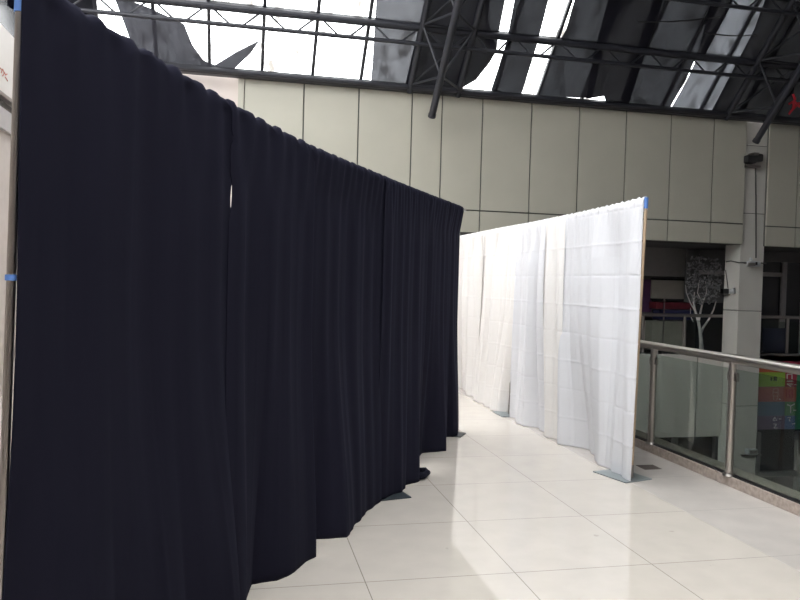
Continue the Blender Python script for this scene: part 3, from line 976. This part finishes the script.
# white Y-shaped sign and dots
glyph([[(787.2, 404.5), (790.6, 406), (794.6, 404)], [(790.6, 406), (790.6, 413.2)]], t_lg, 'letter', 0.012)
glyph([[(793.2, 410.2), (796, 410.2)]], t_lg, 'letter', 0.010)
glyph([[(774.6, 417.2), (773, 420.4), (776.6, 420.4), (774.6, 417.2)], [(779, 419), (781, 419)], [(773.4, 424), (776.6, 424), (774, 428), (777, 428)]], t_vi, 'letter', 0.011)
glyph([[(787.5, 417.5), (790.4, 417.5), (789, 420.4), (790.4, 421.2)], [(792, 424), (795, 423.6)]], t_bl, 'letter', 0.010)
tag(sign, 'sign board of coloured tiles with small characters, right of the beige column', 'sign')

# ------------------------------------------------------------------ lamps, box and conduits on the column
def floodlight():
    y = YW-0.02
    p = at(752, 158.5, Y=y)
    o = empty('flood_lamp', p)
    a, b = at(744.5, 155.5, Y=y), at(752.5, 164, Y=y)
    MB().box((a.x, y-0.12, b.z), (b.x+0.02, y+0.06, a.z), bevel=0.03).build('housing', M['blackp'], o, smooth=True)
    a, b = at(753, 154, Y=y), at(760.5, 162.5, Y=y)
    MB().box((a.x-0.02, y-0.10, b.z), (b.x, y+0.06, a.z), bevel=0.035).build('housing', M['blackp'], o, smooth=True)
    a = at(752, 155, Y=y)
    MB().box((a.x-0.06, y-0.14, a.z-0.02), (a.x+0.06, y+0.05, a.z+0.03), bevel=0.01).build('bracket', M['darkmetal'], o)
    a, b = at(745, 165.5, Y=y), at(759, 165.5, Y=y)
    MB().box((a.x, y-0.06, a.z-0.03), (b.x, y+0.08, a.z+0.012), bevel=0.008).build('shelf', M['darkmetal'], o)
    tag(o, 'twin black flood lamp mounted high on the column under the roof truss', 'lamp')


floodlight()
yb = YW+0.03
o = empty('junction_box', at(752, 266, Y=yb))
a, b = at(747, 261, Y=yb), at(757.5, 267, Y=yb)
MB().box((a.x, yb-0.10, b.z), (b.x, yb+0.03, a.z), bevel=0.015).build('box', M['lens'], o, smooth=True)
a2, b2 = at(748.5, 262.5, Y=yb-0.11), at(755.5, 266, Y=yb-0.11)
MB().box((a2.x, yb-0.115, b2.z), (b2.x, yb-0.095, a2.z), bevel=0.006).build('cover', M['darkmetal'], o)
MB().tube(at(751, 260.5, Y=yb-0.04), at(751, 257.5, Y=yb-0.04), 0.035, r2=0.02, seg=12).build('cap', M['lens'], o, smooth=True)
MB().tube(at(756.5, 262, Y=yb-0.11), at(756.5, 265, Y=yb-0.11), 0.02, seg=8).build('latch', M['blackp'], o)
tag(o, 'small pale junction box on the front of the beige column', 'junction box')
yc = YW+0.045
tag(MB().path([at(755.5, 168, Y=yc), at(756, 200, Y=yc), at(756, 240, Y=yc), at(756, 258, Y=yc)], 0.014, 8).build('conduit', M['joint']), 'dark cable running straight down the column from the flood lamp to the pale box', 'cable')
tag(MB().path([at(747, 263, Y=yc), at(742, 262.6, Y=yc), at(738.6, 262.6, Y=yc), at(731, 261, Y=yc+0.1), at(726, 261.8, Y=yc+0.1)], 0.014, 8).build('conduit', M['joint']), 'dark cable looping left from the pale junction box', 'cable')
tag(MB().path([at(757.5, 262.6, Y=yc), at(762, 263, Y=yc), at(766, 263.4, Y=yc)], 0.014, 8).build('conduit', M['joint']), 'short dark cable running right from the pale junction box', 'cable')
xs_ = XL-0.03
o = empty('spot_lamp', at(727.5, 292, X=xs_))
c0 = at(726.0, 291.5, X=xs_)
MB().box(c0+Vector((-0.10, -0.06, -0.05)), c0+Vector((0.03, 0.06, 0.06)), bevel=0.012).build('housing', M['blackp'], o)
c1 = at(729.5, 291.5, X=xs_)
MB().tube(c1+Vector((-0.06, -0.1, 0)), c1+Vector((-0.01, -0.18, 0.02)), 0.05, r2=0.06, seg=16).build('lens', M['lens'], o, smooth=True)
MB().box(c0+Vector((-0.12, -0.1, -0.075)), c0+Vector((0.03, 0.1, -0.05))).build('bracket', M['darkmetal'], o)
tag(o, 'small spot lamp on the lit left side of the beige column', 'lamp')
tag(MB().path([at(725.5, 270, X=xs_+0.02), at(727, 280, X=xs_+0.02), at(728, 288, X=xs_+0.02)], 0.010, 6).build('conduit', M['joint']), 'thin dark cable above the spot lamp on the column side', 'cable')
yb2 = YW+0.03
o = empty('junction_box', at(750, 451, Y=yb2))
a, b = at(745.5, 448.5, Y=yb2), at(755, 453.5, Y=yb2)
MB().box((a.x, yb2-0.10, b.z), (b.x, yb2+0.03, a.z), bevel=0.015).build('box', M['lens'], o)
MB().box((a.x+0.03, yb2-0.115, b.z+0.02), (b.x-0.03, yb2-0.095, a.z-0.02), bevel=0.006).build('cover', M['darkmetal'], o)
MB().box((a.x-0.08, yb2-0.03, b.z-0.04), (b.x+0.14, yb2+0.03, b.z-0.015)).build('bracket', M['darkmetal'], o)
tag(o, 'small junction box low on the column, seen through the railing glass', 'junction box')

# ------------------------------------------------------------------ small things on the floor
p = [at(639.5, 467, Z=0), at(648, 465.2, Z=0), at(657.5, 467.4, Z=0), at(650, 469.8, Z=0)]
cx = sum((q.x for q in p))/4; cy = sum((q.y for q in p))/4
o = empty('floor_drain', (cx, cy, 0))
MB().box((cx-0.085, cy-0.075, 0.0), (cx+0.085, cy+0.075, 0.004), bevel=0.001).build('frame', M['drain'], o)
g_ = MB()
for k in range(7):
    g_.box((cx-0.07, cy-0.065+k*0.02, 0.004), (cx+0.07, cy-0.055+k*0.02, 0.006))
g_.build('grate', M['drain'], o)
tag(o, 'small dark square floor drain between the white sheet and the kerb', 'drain')

# shop front on the left, past the near pole
a = at(5, 33, X=XWL); b = at(5, 99, X=XWL)
sg = empty('shop_sign', (XWL, a.y, b.z))
MB().box((XWL, a.y-0.9, b.z), (XWL+0.06, a.y+2.5, a.z), bevel=0.006).build('sign_panel', M['white_paint'], sg)
xs2 = XWL+0.062
mb = MB()
for pts in ([(0, 68), (2, 70), (1, 73)], [(2.5, 69), (4, 73), (2.5, 76)], [(4, 72), (5.5, 75), (7, 74)], [(5, 77), (6.5, 79), (7.5, 81)]):
    mb.path([at(x, y, X=xs2) for x, y in pts], 0.008, 6)
mb.build('lettering', M['brick'], sg)
MB().box((XWL, a.y-0.9, b.z-0.05), (XWL+0.09, a.y+2.5, b.z), bevel=0.004).build('edge_trim', M['darkmetal'], sg)
tag(sg, 'white shop sign with faint red writing, left of the near steel pole', 'sign')
struct('trim_8', MB().box((XWL, a.y-0.9, b.z-0.42), (XWL+0.05, a.y+2.5, b.z-0.16), bevel=0.004), M['grey'])
